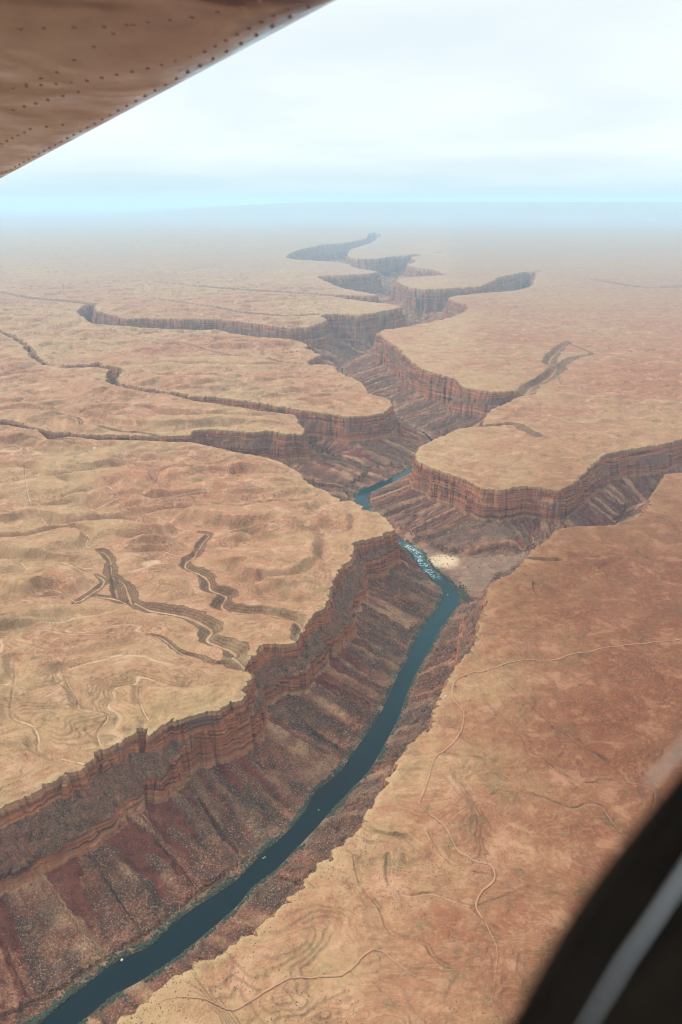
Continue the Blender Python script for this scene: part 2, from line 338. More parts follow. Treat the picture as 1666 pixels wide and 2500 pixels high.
    if len(k):
        x, y = X[k], Y[k]; ddr = dr[k]
        Dv = dep_at(y); sc = Dv/280.
        for sx_, sy_, sr_ in SHAL: sc = sc*(1-.78*np.exp(-((x-sx_)**2+(y-sy_)**2)/sr_**2)*(ddr > 500))
        W = np.maximum(d[k], 0) + np.maximum(ddr, 0)
        w_r = 1-ss(420, 900, ddr)
        narrow = np.clip((np.maximum(d[k], 0))/40, .25, 1)
        dd = d[k] + rough[k]*np.clip(.75+np.abs(d[k])/80, 0, 1) 
        # place along the wall: blend of nearest rim point and nearest river point
        wq = .5*w_r
        qx = rx[k]*(1-wq)+vx[k]*wq; qy = ry[k]*(1-wq)+vy[k]*wq
        nb = fbm(rx[k], ry[k], 420, 3, 81)*1.3
        for bx_, by_, br_, ba_ in BENCH: nb = nb + ba_*np.exp(-((rx[k]-bx_)**2+(ry[k]-by_)**2)/br_**2)
        benchw = np.clip(26+48*nb, 4, 78)          # width of the slope between the two cliffs
        benchw = np.where(w_r > .5, np.minimum(benchw, .30*W), benchw)
        upper = 76+14*pn(rx[k]/300, ry[k]/300, 83) - .38*benchw; upper = upper*sc
        hc = (180 + 12*pn(rx[k]/400, ry[k]/400, 85))*sc
        bh = np.clip(benchw*1.15, 4, 92); lower = np.maximum(hc-upper-bh, 24)
        # small ledges inside the cliffs
        w1 = 15.*sc; w2 = 14.*sc
        s1 = np.clip(dd/w1, 0, 1); s2 = np.clip((dd-w1)/benchw, 0, 1); s3 = np.clip((dd-w1-benchw)/w2, 0, 1)
        def steps(s, m): 
            t = s*m; g = np.floor(t); fr = t-g; return (g+ss(.0, .55, fr)*.86+.14*fr)/m
        cliff = upper*steps(s1, 5)+bh*s2+lower*steps(s3, 4)
        wc = w1+benchw+w2
        # talus down to the river (main canyon)
        t = np.clip((dd-wc)/np.maximum(W-wc, 25), 0, 1); t = np.where(ddr < 0, 1, t)
        g1 = pn(qx/38, qy/38, 91); g2 = pn(qx/14, qy/14, 93); g3 = fbm(qx, qy, 120, 3, 95)
        g4 = pn(qx/62+.25*pn(x/60, y/60, 92), qy/62, 94)
        tal = (Dv-hc)*(t**(.86))
        hump = np.sin(np.pi*np.clip(t, 0, 1))
        talr = tal - (10*g1+4*g2+19*g3 + 36*(np.abs(g4)-.25))*hump*sc*np.clip((W-wc)/150, .3, 1)
        # open talus (side canyons): fixed slope
        o = np.maximum(dd-wc, 0); tal2 = np.minimum(o*.62, Dv-hc+20) - (5*g1+2*g2+16*(np.abs(g4)-.25))*ss(0, 60, o)
        z_m = -(cliff + talr); z_s = -(cliff + np.maximum(tal2, 0))
        zz = z_m*w_r + z_s*(1-w_r)
        zz += fbm(x, y, 16, 3, 97)*1.6*ss(0, .2, t)
        shore = ss(0, 14, -ddr)
        zz = np.where(ddr < 26, np.minimum(zz, 999), zz)
        nearw = ss(34, 3, ddr)*(w_r > .5)
        zz = zz*(1-nearw) + (-Dv+.8+np.maximum(ddr, 0)*.28 + .8*pn(x/9, y/9, 98))*nearw
        zz = np.where(ddr < 2, -Dv+.8-(2-ddr)*.3, zz)
        zz = np.maximum(zz, -Dv-5)
        # sand and gravel flat at the mouth of the right-hand side canyon
        flat = np.zeros(len(x)); kk = np.nonzero((x > FLAT[:, 0].min()-60) & (x < FLAT[:, 0].max()+60) & (y > FLAT[:, 1].min()-60) & (y < FLAT[:, 1].max()+60))[0]
        if len(kk):
            fd = seg_dist(x[kk], y[kk], FLAT, True)[0]*np.where(inside(x[kk], y[kk], FLAT), 1, -1); flat[kk] = ss(-28, 22, fd + 9*pn(x[kk]/30, y[kk]/30, 99))*(ddr[kk] > 1)
        zz = np.where((flat > 0) & (zz < -Dv+95), zz*(1-flat)+(-Dv+3+ddr*.045)*flat, zz)
        top = z[k]
        inn = ss(-1.5, 1.5, dd)
        z[k] = np.where(dd > 0, np.minimum(zz+top*(1-np.clip(dd/120, 0, 1)), top*1.0+2), top - 2.0*ss(-12, 0, dd))
        # masks: cliff, bench, talus
        incl = (dd > 0)
        band = np.where(incl, 1-ss(wc-3, wc+6, dd), 0.)
        bench = ss(w1, w1+4, dd)*ss(w1+benchw, w1+benchw-4, dd)*ss(10, 20, benchw)
        talm = ss(wc-2, wc+6, dd)
        rm = pn(qx/75, qy/75, 101)+.5*(.25-np.abs(g4))*2+.35*pn(qx/20, qy/20, 103)+.12*pn(x/9, y/9, 104)
        red = ss(.10, .20, rm - t*.85)*talm
        gx = 1.3*(np.abs(g4)-.28)+.75*fbm(qx, qy, 60, 3, 105)+.55*fbm(x, y, 70, 4, 106); dark = ss(-.05, .25, fbm(qx, qy, 210, 2, 107)+.3*pn(x/90, y/90, 108))*talm
        c1[k, 0] = band; c1[k, 1] = bench*band; c1[k, 2] = talm*(ddr > -2)
        c2[k, 0] = red; c2[k, 1] = .5+.5*np.clip(gx, -1, 1); c2[k, 2] = dark
        c3[k, 0] = nearw*(ddr > -8); c3[k, 1] = flat
        c1[k, 3] = t
    c2[:, 3] = ledge
    c3[:, 2] = wslope*(d < 4); c3[:, 3] = np.maximum(wfloor, rill*.95)*(d < 0)
    edge = ss(-22, -2, d+rough*1.2)*(d < 6)*(1-ss(4500, 9000, r)*.6)*np.clip(.65+.6*pn(X/60, Y/60, 113), .1, 1)
    c4 = np.stack([edge, ss(-420, 0, d+120*pn(X/240, Y/240, 111)), np.clip(base/40+.5, 0, 1), far], 1)
    # the high plateau on the skyline, right
    mt = ss(85000, 92000, r+2500*pn(X/9000, Y/9000, 121)) * ss(-.30, -.02, a)*(a < 1.2)
    z += mt*(H+150+60*pn(X/30000, Y/9000, 123))
    low = ss(70000, 90000, r); z += low*260*(1-mt)
    return X, Y, z, c1, c2, c3, c4

II, JJ = np.meshgrid(np.arange(NR), np.arange(NA), indexing='ij')
X, Y, Z, A1, A2, A3, A4 = terrain(II.ravel().astype(float), JJ.ravel().astype(float))
def proj(x, y, z):
    zz = z-H; dep = y*CP - zz*SP; up = y*SP + zz*CP
    dep = np.where(dep > 50, dep, 50.); return x/dep*826., up/dep*826.
px, py = proj(X, Y, Z); px = px.reshape(NR, NA); py = py.reshape(NR, NA)
k = 4
qpx = [px[:-1, :-1], px[1:, :-1], px[1:, 1:], px[:-1, 1:]]; qpy = [py[:-1, :-1], py[1:, :-1], py[1:, 1:], py[:-1, 1:]]
span = np.maximum(np.max(qpx, 0)-np.min(qpx, 0), np.max(qpy, 0)-np.min(qpy, 0))
insc = np.maximum(A1.reshape(NR, NA, 4)[..., :3].max(-1), (A3.reshape(NR, NA, 4)[..., 2:].max(-1) > .25)*.015*(RADII[:, None] < 6500)); insc = np.maximum.reduce([insc[:-1, :-1], insc[1:, :-1], insc[1:, 1:], insc[:-1, 1:]])
ref = ((span > 2.2) | ((insc > .02) & (span > 1.25)) | ((insc > .01) & (span > .8)))
cx = (qpx[0]+qpx[2])/2; cy = (qpy[0]+qpy[2])/2
ref &= (np.abs(cx) < 400) & (np.abs(cy) < 580); ref[:, NA-1-142:] = False; ref[:26] = False; ref[-6:] = False
print('cells', ref.size, 'refined', ref.sum())
ci, cj = np.nonzero(ref)
# fine lattice points of the refined cells
ok, ol = np.meshgrid(np.arange(k+1), np.arange(k+1), indexing='ij')
FI = (ci[:, None, None]*k + ok[None]); FJ = (cj[:, None, None]*k + ol[None])
NFJ = NA*k+1
ids = FI.astype(np.int64)*NFJ + FJ
uid, inv = np.unique(ids.ravel(), return_inverse=True)
ufi = uid//NFJ; ufj = uid % NFJ
coarse = (ufi % k == 0) & (ufj % k == 0)
gidx = np.full(len(uid), -1, np.int64); gidx[coarse] = (ufi[coarse]//k)*NA + ufj[coarse]//k
nf = ~coarse; gidx[nf] = NR*NA + np.arange(nf.sum())
fi, fj = ufi[nf]/k, ufj[nf]/k
x2, y2, z2, b1, b2, b3, b4 = terrain(fi, fj)
# points on an edge shared with an unrefined cell stay on that straight edge
def isref(i, j): 
    okk = (i >= 0) & (j >= 0) & (i < ref.shape[0]) & (j < ref.shape[1]); r_ = np.zeros(len(i), bool); r_[okk] = ref[i[okk], j[okk]]; return r_
i0 = (ufi[nf]//k); j0 = (ufj[nf]//k); ei = ufi[nf] % k == 0; ej = ufj[nf] % k == 0
bi = ei & ~(isref(i0-1, j0) & isref(i0, j0)); bj = ej & ~(isref(i0, j0-1) & isref(i0, j0))
XG2, YG2, ZG2 = X.reshape(NR, NA), Y.reshape(NR, NA), Z.reshape(NR, NA)
for m, di, dj, t in ((bi, 0, 1, (ufj[nf] % k)/k), (bj, 1, 0, (ufi[nf] % k)/k)):
    i_, j_, t_ = i0[m], j0[m], t[m]
    for G, arr in ((XG2, x2), (YG2, y2), (ZG2, z2)): arr[m] = G[i_, j_]*(1-t_)+G[i_+di, j_+dj]*t_
gl = gidx[inv].reshape(FI.shape)
fq = np.stack([gl[:, :-1, :-1], gl[:, :-1, 1:], gl[:, 1:, 1:], gl[:, 1:, :-1]], -1).reshape(-1, 4)
ii, jj = np.nonzero(~ref); b = ii*NA+jj
cq = np.stack([b, b+1, b+NA+1, b+NA], -1)
verts = np.concatenate([np.stack([X, Y, Z], 1), np.stack([x2, y2, z2], 1)])
atts = [np.concatenate([p, q]) for p, q in ((A1, b1), (A2, b2), (A3, b3), (A4, b4))]
# centre fan: one vertex under the aircraft
verts = np.concatenate([verts, [[0, 0, 0]]]); atts = [np.concatenate([a_, a_[:1]]) for a_ in atts]
cidx = len(verts)-1; j = np.arange(NA-1)
cen = np.stack([np.full(NA-1, cidx), j+1, j, j], -1)
faces = np.concatenate([cq, fq])
faces = faces[:, ::-1]
print('verts', len(verts), 'faces', len(faces))

# ------------------------------------------------------------------ materials
class Mat:
    def __init__(s, name):
        s.m = bpy.data.materials.new(name); s.m.use_nodes = True; s.t = s.m.node_tree; s.t.nodes.clear()
        s.o = s.t.nodes.new('ShaderNodeOutputMaterial'); s.b = s.t.nodes.new('ShaderNodeBsdfPrincipled')
        s.t.links.new(s.b.outputs[0], s.o.inputs[0])
    def n(s, t, **k):
        x = s.t.nodes.new(t)
        for a, b in k.items(): setattr(x, a, b)
        return x
    def l(s, a, b): s.t.links.new(a, b)
    def pos(s, scale=(1, 1, 1)):
        g = s.n('ShaderNodeNewGeometry'); v = s.n('ShaderNodeVectorMath', operation='MULTIPLY'); s.l(g.outputs['Position'], v.inputs[0]); v.inputs[1].default_value = scale
        return v.outputs[0]
    def noise(s, vec, scale, detail=4, rough=.55, dist=0):
        x = s.n('ShaderNodeTexNoise'); s.l(vec, x.inputs['Vector']); x.inputs['Scale'].default_value = scale
        x.inputs['Detail'].default_value = detail; x.inputs['Roughness'].default_value = rough; x.inputs['Distortion'].default_value = dist
        return x.outputs['Fac']
    def ramp(s, fac, st, interp='LINEAR'):
        x = s.n('ShaderNodeValToRGB'); s.l(fac, x.inputs[0]); x.color_ramp.interpolation = interp
        e = x.color_ramp.elements
        while len(e) > 1: e.remove(e[-1])
        e[0].position = st[0][0]; e[0].color = (*st[0][1], 1)
        for p, c in st[1:]: e.new(p).color = (*c, 1)
        return x.outputs[0]
    def mr(s, v, a, b, c=0, d=1):
        x = s.n('ShaderNodeMapRange'); s.l(v, x.inputs[0])
        for i, q in enumerate((a, b, c, d)): x.inputs[i+1].default_value = q
        x.interpolation_type = 'SMOOTHSTEP'; return x.outputs[0]
    def math(s, op, a, b=None):
        x = s.n('ShaderNodeMath', operation=op)
        for i, q in enumerate((a, b)):
            if q is None: continue
            if isinstance(q, (int, float)): x.inputs[i].default_value = q
            else: s.l(q, x.inputs[i])
        return x.outputs[0]
    def mix(s, fac, a, b, bt='MIX'):
        x = s.n('ShaderNodeMix', data_type='RGBA', blend_type=bt)
        for i, q in ((0, fac), (6, a), (7, b)):
            if isinstance(q, (int, float)): x.inputs[i].default_value = q
            elif isinstance(q, tuple): x.inputs[i].default_value = (*q, 1)
            else: s.l(q, x.inputs[i])
        return x.outputs[2]
    def attr(s, name):
        a = s.n('ShaderNodeAttribute', attribute_name=name); q = s.n('ShaderNodeSeparateColor'); s.l(a.outputs['Color'], q.inputs[0])
        return q.outputs[0], q.outputs[1], q.outputs[2], a.outputs['Alpha']

M = Mat('canyon_rock')
cliff, bench, talus, tt = M.attr('zone'); red, streak, darkp, ledge = M.attr('debris')
shore, flat, wslope, wfloor = M.attr('wash'); edge, nearrim, relief, far = M.attr('plateau')
P = M.pos((1, 1, 0)); P3 = M.pos()
# plateau surface
n1 = M.noise(P, 1/2300., 5, .55, .6); n2 = M.noise(P, 1/310., 7, .66, .25); n3 = M.noise(P, 1/60., 6, .72, .2); n4 = M.noise(P, 1/6., 3, .75)
gx = M.n('ShaderNodeSeparateXYZ'); M.l(P3, gx.inputs[0]); xx, yy, zz = gx.outputs
side = M.mr(M.math('ADD', M.math('ADD', xx, M.math('MULTIPLY', yy, -.12)), M.math('MULTIPLY', M.math('SUBTRACT', n1, .5), 2500)), -150, 650)
side = M.math('MULTIPLY', side, M.mr(yy, 3600, 5600, 1, .25))          # the redder plain east of the river
patch = M.math('ADD', M.math('MULTIPLY', n1, .75), M.math('MULTIPLY', n2, .45))
patch = M.math('ADD', patch, M.math('MULTIPLY', side, .10))
pcol = M.ramp(patch, [(.46, (.40, .29, .165)), (.55, (.41, .265, .16)), (.62, (.40, .215, .135)), (.70, (.385, .175, .11)), (.80, (.33, .13, .075))])
pcol = M.mix(M.math('MULTIPLY', side, .72), pcol, M.ramp(n2, [(.35, (.335, .19, .105)), (.5, (.315, .145, .08)), (.68, (.27, .105, .055))]))
pcol = M.mix(M.mr(n3, .5, .68, 0, .42), pcol, (.56, .41, .28))
n6 = M.noise(P, 1/130., 6, .7, .35); pcol = M.mix(M.mr(n6, .54, .62, 0, .6), pcol, (.60, .38, .28)); pcol = M.mix(M.mr(n6, .46, .38, 0, .6), pcol, (.22, .15, .08))
n7 = M.noise(P, 1/16., 5, .75); pcol = M.mix(M.mr(n7, .52, .70, 0, .25), pcol, (.16, .10, .065)); pcol = M.mix(M.mr(n7, .47, .32, 0, .35), pcol, (.60, .44, .30))
pcol = M.mix(M.mr(n3, .48, .30, 0, .42), pcol, (.20, .125, .075))
# swirling thin beds
wv = M.n('ShaderNodeTexWave', wave_type='BANDS', wave_profile='SIN'); 
wvv = M.n('ShaderNodeCombineXYZ'); M.l(M.math('ADD', M.math('MULTIPLY', M.noise(P, 1/520., 6, .58, .9), 11), M.math('MULTIPLY', relief, 3)), wvv.inputs[0])
M.l(wvv.outputs[0], wv.inputs[0]); wv.inputs['Scale'].default_value = 1.0; wv.inputs['Distortion'].default_value = 0
line = M.mr(wv.outputs['Fac'], .90, .995)
brk = M.mr(n2, .48, .62)
lm = M.math('MULTIPLY', line, M.math('MULTIPLY', brk, .5))
pcol = M.mix(M.math('MULTIPLY', lm, .9), pcol, (.13, .10, .075))
pale = M.mr(wv.outputs['Fac'], .16, .02); pcol = M.mix(M.math('MULTIPLY', pale, .28), pcol, (.52, .42, .29))
pcol = M.mix(M.math('MULTIPLY', ledge, M.mr(n2, .40, .56, .2, .95)), pcol, (.135, .09, .06))
pcol = M.mix(M.mr(n4, .60, .76, 0, .42), pcol, (.12, .085, .06))
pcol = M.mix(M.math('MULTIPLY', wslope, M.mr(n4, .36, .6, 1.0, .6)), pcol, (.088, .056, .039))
pcol = M.mix(M.math('MULTIPLY', nearrim, M.mr(n3, .40, .6, .0, .4)), pcol, (.44, .33, .19))
pcol = M.mix(M.math('MULTIPLY', edge, M.mr(n4, .35, .6, .4, .9)), pcol, (.50, .39, .23))
pcol = M.mix(M.math('MULTIPLY', wfloor, .95), pcol, (.62, .47, .35))
# far shrubland, duller
pcol = M.mix(1.0, pcol, (.70, .615, .51), 'MULTIPLY')
pcol = M.mix(M.math('MULTIPLY', side, .9), pcol, M.mix(1.0, pcol, (.60, .455, .365), 'MULTIPLY'))
pcol = M.mix(M.math('MULTIPLY', far, M.mr(n1, .35, .6, .15, .55)), pcol, (.23, .19, .14))
# cliffs: beds by height
zb = M.math('ADD', zz, M.math('MULTIPLY', M.noise(P3, 1/140., 3, .5), 22))
zv = M.n('ShaderNodeCombineXYZ'); M.l(zb, zv.inputs[2]); M.l(M.math('MULTIPLY', xx, .03), zv.inputs[0]); M.l(M.math('MULTIPLY', yy, .03), zv.inputs[1])
rbA = M.noise(P3, 1/5., 4, .8)
bed = M.noise(zv.outputs[0], .11, 5, .72); bed2 = M.noise(zv.outputs[0], .034, 3, .6)
ccol = M.ramp(bed2, [(.30, (.22, .13, .09)), (.42, (.27, .11, .06)), (.50, (.40, .165, .085)), (.58, (.27, .105, .065)), (.70, (.40, .23, .13))])
ccol = M.mix(M.mr(bed, .51, .60, 0, .85), ccol, (.07, .040, .030))
ccol = M.mix(M.mr(bed, .46, .38, 0, .6), ccol, (.46, .29, .17))
vs = M.noise(M.pos((1, 1, .45)), 1/22., 5, .68); ccol = M.mix(M.mr(vs, .56, .72, 0, .4), ccol, (.06, .045, .042))
vs2 = M.noise(P3, 1/90., 4, .6, .5); ccol = M.mix(M.mr(vs2, .52, .66, 0, .55), ccol, (.12, .10, .085))
ccol = M.mix(M.mr(vs2, .42, .30, 0, .55), ccol, (.37, .165, .09))
topb = M.mr(zz, -22, -6); ccol = M.mix(M.math('MULTIPLY', topb, .6), ccol, (.36, .26, .16))
ccol = M.mix(1.0, ccol, (.80, .70, .66), 'MULTIPLY'); ccol = M.mix(M.math('MULTIPLY', bench, M.mr(M.noise(P3, 1/45., 6, .7), .36, .54, .5, .97)), ccol, M.ramp(rbA, [(.34, (.028, .020, .015)), (.5, (.095, .057, .038)), (.62, (.19, .12, .08))]))
ccol = M.mix(M.math('MULTIPLY', bench, M.mr(vs2, .46, .60, 0, .65)), ccol, M.ramp(rbA, [(.34, (.09, .035, .024)), (.6, (.20, .09, .058))]))
yb = M.math('MULTIPLY', M.mr(M.math('ABSOLUTE', M.math('ADD', zb, 160)), 12, 3, 0, .6), M.mr(bed, .4, .6)); ccol = M.mix(yb, ccol, (.40, .27, .15))
# talus: grey-brown rubble, paler and darker chutes, red shale where it is bare
rb1 = M.noise(P3, 1/5., 4, .8); rb2 = M.noise(P3, 1/38., 5, .62)
tcol = M.ramp(streak, [(.25, (.10, .062, .045)), (.42, (.175, .095, .066)), (.52, (.24, .125, .085)), (.64, (.30, .20, .135)), (.8, (.40, .30, .20))])
tcol = M.mix(M.math('MULTIPLY', darkp, M.mr(rb2, .3, .6, .85, .5)), tcol, (.078, .062, .052))
tcol = M.mix(M.mr(rb2, .5, .7, 0, .55), tcol, (.24, .125, .085))
vor = M.n('ShaderNodeTexVoronoi'); M.l(P3, vor.inputs['Vector']); vor.inputs['Scale'].default_value = 1/7.
vs_ = M.n('ShaderNodeSeparateColor'); M.l(vor.outputs['Color'], vs_.inputs[0])
tcol = M.mix(1.0, tcol, (.76, .56, .45), 'MULTIPLY')
tcol = M.mix(M.mr(M.noise(P3, 1/260., 3, .5), .45, .62, 0, .5), tcol, M.mix(1.0, tcol, (.85, .55, .52), 'MULTIPLY'))
blk = M.math('MULTIPLY', M.mr(vor.outputs['Distance'], .42, .22), M.mr(vs_.outputs[0], .80, .84)); tcol = M.mix(M.math('MULTIPLY', blk, .4), tcol, (.30, .215, .155))
dk = M.math('MULTIPLY', M.mr(vor.outputs['Distance'], .45, .25), M.mr(vs_.outputs[1], .72, .76)); tcol = M.mix(M.math('MULTIPLY', dk, .7), tcol, (.035, .030, .026))
tcol = M.mix(M.mr(rb1, .53, .68, 0, .75), tcol, (.42, .32, .22)); tcol = M.mix(M.mr(rb1, .47, .33, 0, .75), tcol, (.035, .027, .022))
tcol = M.mix(M.math('MULTIPLY', red, M.mr(rb1, .3, .7, .95, .6)), tcol, M.ramp(rb2, [(.35, (.075, .017, .012)), (.6, (.15, .040, .027))]))
col = M.mix(cliff, pcol, ccol); col = M.mix(talus, col, tcol)
col = M.mix(M.math('MULTIPLY', flat, .6), col, M.ramp(n3, [(.36, (.20, .12, .085)), (.5, (.25, .145, .095)), (.62, (.33, .21, .135))]))
sandv = M.n('ShaderNodeVectorMath', operation='DISTANCE'); M.l(P3, sandv.inputs[0]); sx, sy = at(1018, 1292, -DEPTH); sandv.inputs[1].default_value = (sx, sy, -DEPTH)
sand = M.mr(M.math('ADD', sandv.outputs['Value'], M.math('MULTIPLY', n3, 110)), 165, 110); col = M.mix(M.math('MULTIPLY', sand, M.math('MAXIMUM', flat, shore)), col, (.50, .37, .235))
col = M.mix(M.math('MULTIPLY', shore, M.mr(n3, .45, .6, 0, .55)), col, (.30, .21, .14))
col = M.mix(M.math('MULTIPLY', shore, M.mr(n4, .48, .6, 0, .6)), col, (.035, .045, .022))
M.l(col, M.b.inputs['Base Color']); M.b.inputs['Roughness'].default_value = .95; M.b.inputs['Specular IOR Level'].default_value = .1
bmp = M.n('ShaderNodeBump'); bmp.inputs['Strength'].default_value = .9; bmp.inputs['Distance'].default_value = 3.5
hh = M.math('ADD', M.math('MULTIPLY', rb1, M.math('ADD', talus, .25)), M.math('MULTIPLY', M.math('ADD', bed, vs), cliff)); hh = M.math('ADD', hh, M.math('MULTIPLY', n3, 2.0)); hh = M.math('ADD', hh, M.math('MULTIPLY', n6, 5.0)); hh = M.math('ADD', hh, M.math('MULTIPLY', n7, M.math('ADD', .5, talus))); M.l(hh, bmp.inputs['Height'])
M.l(bmp.outputs[0], M.b.inputs['Normal'])

ter = mesh_obj('ground', verts, faces, M.m); tag(ter, 'red and tan desert plateau cut by a deep river canyon and its side canyons', kind='structure')
for nm, a_ in zip(('zone', 'debris', 'wash', 'plateau'), atts): cattr(ter.data, nm, a_)
# ground straight below the aircraft
a_ = AZ; v0 = np.stack([RADII[0]*np.sin(a_), RADII[0]*np.cos(a_), Z.reshape(NR, NA)[0]], 1)
v0 = np.concatenate([v0, [[0, 0, 0]]]); f0 = np.stack([np.arange(NA-1), np.full(NA-1, NA), np.arange(1, NA)], -1)
o = mesh_obj('ground_below', v0, f0, M.m); tag(o, 'patch of tan desert ground straight below', kind='structure')

def ground_z(x, y):                           # height of the ground at a world point
    x = np.atleast_1d(x); y = np.atleast_1d(y)
    fi = np.interp(np.hypot(x, y), RADII, np.arange(NR)); fj = np.interp(np.arctan2(x, y), az_main, np.arange(QA))
    return terrain(fi, fj)[2]

# ------------------------------------------------------------------ river
M = Mat('river_water')
foam, edgew, dist_, _ = M.attr('flow')
P = M.pos(); w1 = M.noise(P, 1/9., 5, .7); w2 = M.noise(P, 1/40., 3, .5)
c = M.mix(edgew, (.0008, .007, .010), (.03, .045, .02)); c = M.mix(M.math('MULTIPLY', dist_, .9), c, (.003, .027, .033))
fm = M.math('MULTIPLY', foam, M.mr(M.math('ADD', M.math('MULTIPLY', M.noise(P, 1/14., 5, .75), .8), M.math('MULTIPLY', w2, .3)), .555, .65)); c = M.mix(M.math('MULTIPLY', foam, .5), c, (.02, .09, .09)); c = M.mix(fm, c, (.62, .74, .72))
M.l(c, M.b.inputs['Base Color']); M.l(M.mr(fm, 0, 1, .07, .8), M.b.inputs['Roughness']); M.b.inputs['IOR'].default_value = 1.33; M.b.inputs['Specular IOR Level'].default_value = .1
bp = M.n('ShaderNodeBump'); bp.inputs['Strength'].default_value = .25; bp.inputs['Distance'].default_value = .5; M.l(w1, bp.inputs['Height']); M.l(bp.outputs[0], M.b.inputs['Normal'])
n = len(RIV); tan = np.gradient(RIV, axis=0); tan /= np.linalg.norm(tan, axis=1)[:, None]; nrm = np.stack([-tan[:, 1], tan[:, 0]], 1)
K = 17; uu = np.linspace(-1, 1, K)
yp = np.interp(RT, np.arange(len(RIVER_PX)), [b for a, b, c in RIVER_PX])
V = []; CA = []
for u in uu:
    p = RIV + nrm*(RW+9)[:, None]*u
    V.append(np.column_stack([p, -dep_at(p[:, 1])]))
    rap = ss(1232, 1262, yp)*ss(1336, 1316, yp)*.85*np.exp(-((u-.15)/.75)**2)
    CA.append(np.column_stack([rap, np.full(n, ss(.72, 1.0, abs(u))), ss(1800, 1350, yp)*(.25+.75*ss(1040, 1120, yp)), np.ones(n)]))
V = np.array(V); CA = np.array(CA); idx = np.arange(K*n).reshape(K, n)
F = np.stack([idx[:-1, :-1], idx[1:, :-1], idx[1:, 1:], idx[:-1, 1:]], -1).reshape(-1, 4)
riv = mesh_obj('water', V.reshape(-1, 3), F[:, ::-1], M.m); cattr(riv.data, 'flow', CA.reshape(-1, 4))
tag(riv, 'dark teal river winding along the canyon floor', kind='structure')

# ------------------------------------------------------------------ dirt roads
M = Mat('dirt'); c = M.ramp(M.noise(M.pos(), 1/25., 4), [(.3, (.27, .13, .065)), (.7, (.34, .175, .095))]); M.l(c, M.b.inputs['Base Color']); M.b.inputs['Roughness'].default_value = .95
dirt = M.m
ROADS = [[(2400,1390),(2000,1425),(1760,1445),(1568,1464),(1484,1474),(1399,1489),(1314,1504),(1279,1517),(1234,1519),(1184,1526),(1119,1542),(1064,1554),(1046,1567),(1040,1587),(1041,1609),(1059,1632),(1066,1652),(1056,1687),(1039,1714),(1004,1739),
 (991,1767),(984,1797),(971,1832),(964,1852),(989,1877),(1004,1887),(1029,1912),(1049,1947),(1084,1969),(1124,1982),(1136,1999),(1134,2022),(1109,2047),(1094,2082),(1114,2117),(1134,2157),(1143,2187),(1139,2230),(1130,2300)],
 [(345,2330),(380,2302),(450,2302),(520,2312),(565,2297),(625,2267),(685,2239),(784,2234),(814,2212),(844,2187),(874,2182),(909,2202),(954,2232),(1004,2257),(1084,2287)]]
for l, wd in zip(ROADS, (1.9, 2.2)):
    P_, _, _ = smooth_line(pts(l), np.ones(len(l)), 12)
    t_ = np.gradient(P_, axis=0); t_ /= np.linalg.norm(t_, axis=1)[:, None]; nn = np.stack([-t_[:, 1], t_[:, 0]], 1)
    tp = np.clip(np.minimum(np.arange(len(P_))/40, (len(P_)-1-np.arange(len(P_)))/70), .12, 1)
    rows = [P_+nn*wd*u*tp[:, None]*(1+.25*pn(P_[:, 0]/60, P_[:, 1]/60, 7))[:, None] for u in (-1, -.33, .33, 1)]
    v = np.concatenate([np.column_stack([q, ground_z(q[:, 0], q[:, 1])+2.0]) for q in rows]); m = len(P_)
    ix = np.arange(4*m).reshape(4, m); f = np.stack([ix[:-1, :-1], ix[1:, :-1], ix[1:, 1:], ix[:-1, 1:]], -1).reshape(-1, 4)
    tag(mesh_obj('dirt_road', v, f[:, ::-1], dirt), 'pale dirt road winding across the red plateau', kind='structure')

# ------------------------------------------------------------------ scattered shrubs and boulders
import bmesh
def blob(sub):
    bm = bmesh.new(); bmesh.ops.create_icosphere(bm, subdivisions=sub, radius=1)
    v = np.array([q.co[:] for q in bm.verts]); f = np.array([[w.index for w in q.verts] for q in bm.faces]); bm.free(); return v, f
BV, BF = blob(1)
OV = np.array([(1,0,0),(-1,0,0),(0,1,0),(0,-1,0),(0,0,1),(0,0,-1)], float); OF = np.array([(0,2,4),(2,1,4),(1,3,4),(3,0,4),(2,0,5),(1,2,5),(3,1,5),(0,3,5)])
def scatter(name, X_, Y_, S_, mat, squash, jag, label, lift=.3, BV=BV, BF=BF):
    Zg = ground_z(X_, Y_); n_ = len(X_); vs_ = np.repeat(BV[None], n_, 0)
    vs_ = vs_*(1+jag*rng.uniform(-1, 1, (n_, len(BV), 1)))
    s3 = np.stack([S_*rng.uniform(.75, 1.3, n_), S_*rng.uniform(.75, 1.3, n_), S_*squash*rng.uniform(.8, 1.2, n_)], 1)
    vs_ = vs_*s3[:, None]; a = rng.uniform(0, 6.28, n_); ca, sa = np.cos(a)[:, None], np.sin(a)[:, None]
    x = vs_[..., 0]*ca-vs_[..., 1]*sa; y = vs_[..., 0]*sa+vs_[..., 1]*ca
    v = np.stack([x+X_[:, None], y+Y_[:, None], vs_[..., 2]+(Zg+S_*squash*lift)[:, None]], -1).reshape(-1, 3)
    f = (BF[None]+(np.arange(n_)*len(BV))[:, None, None]).reshape(-1, 3)
    return tag(mesh_obj(name, v, f, mat, smooth=False), label, kind='stuff')
M = Mat('shrub_leaves'); c = M.ramp(M.noise(M.pos(), 1/6., 3), [(.3, (.012, .020, .010)), (.6, (.028, .040, .016)), (.8, (.08, .08, .035))]); M.l(c, M.b.inputs['Base Color']); M.b.inputs['Roughness'].default_value = .9
shrubm = M.m
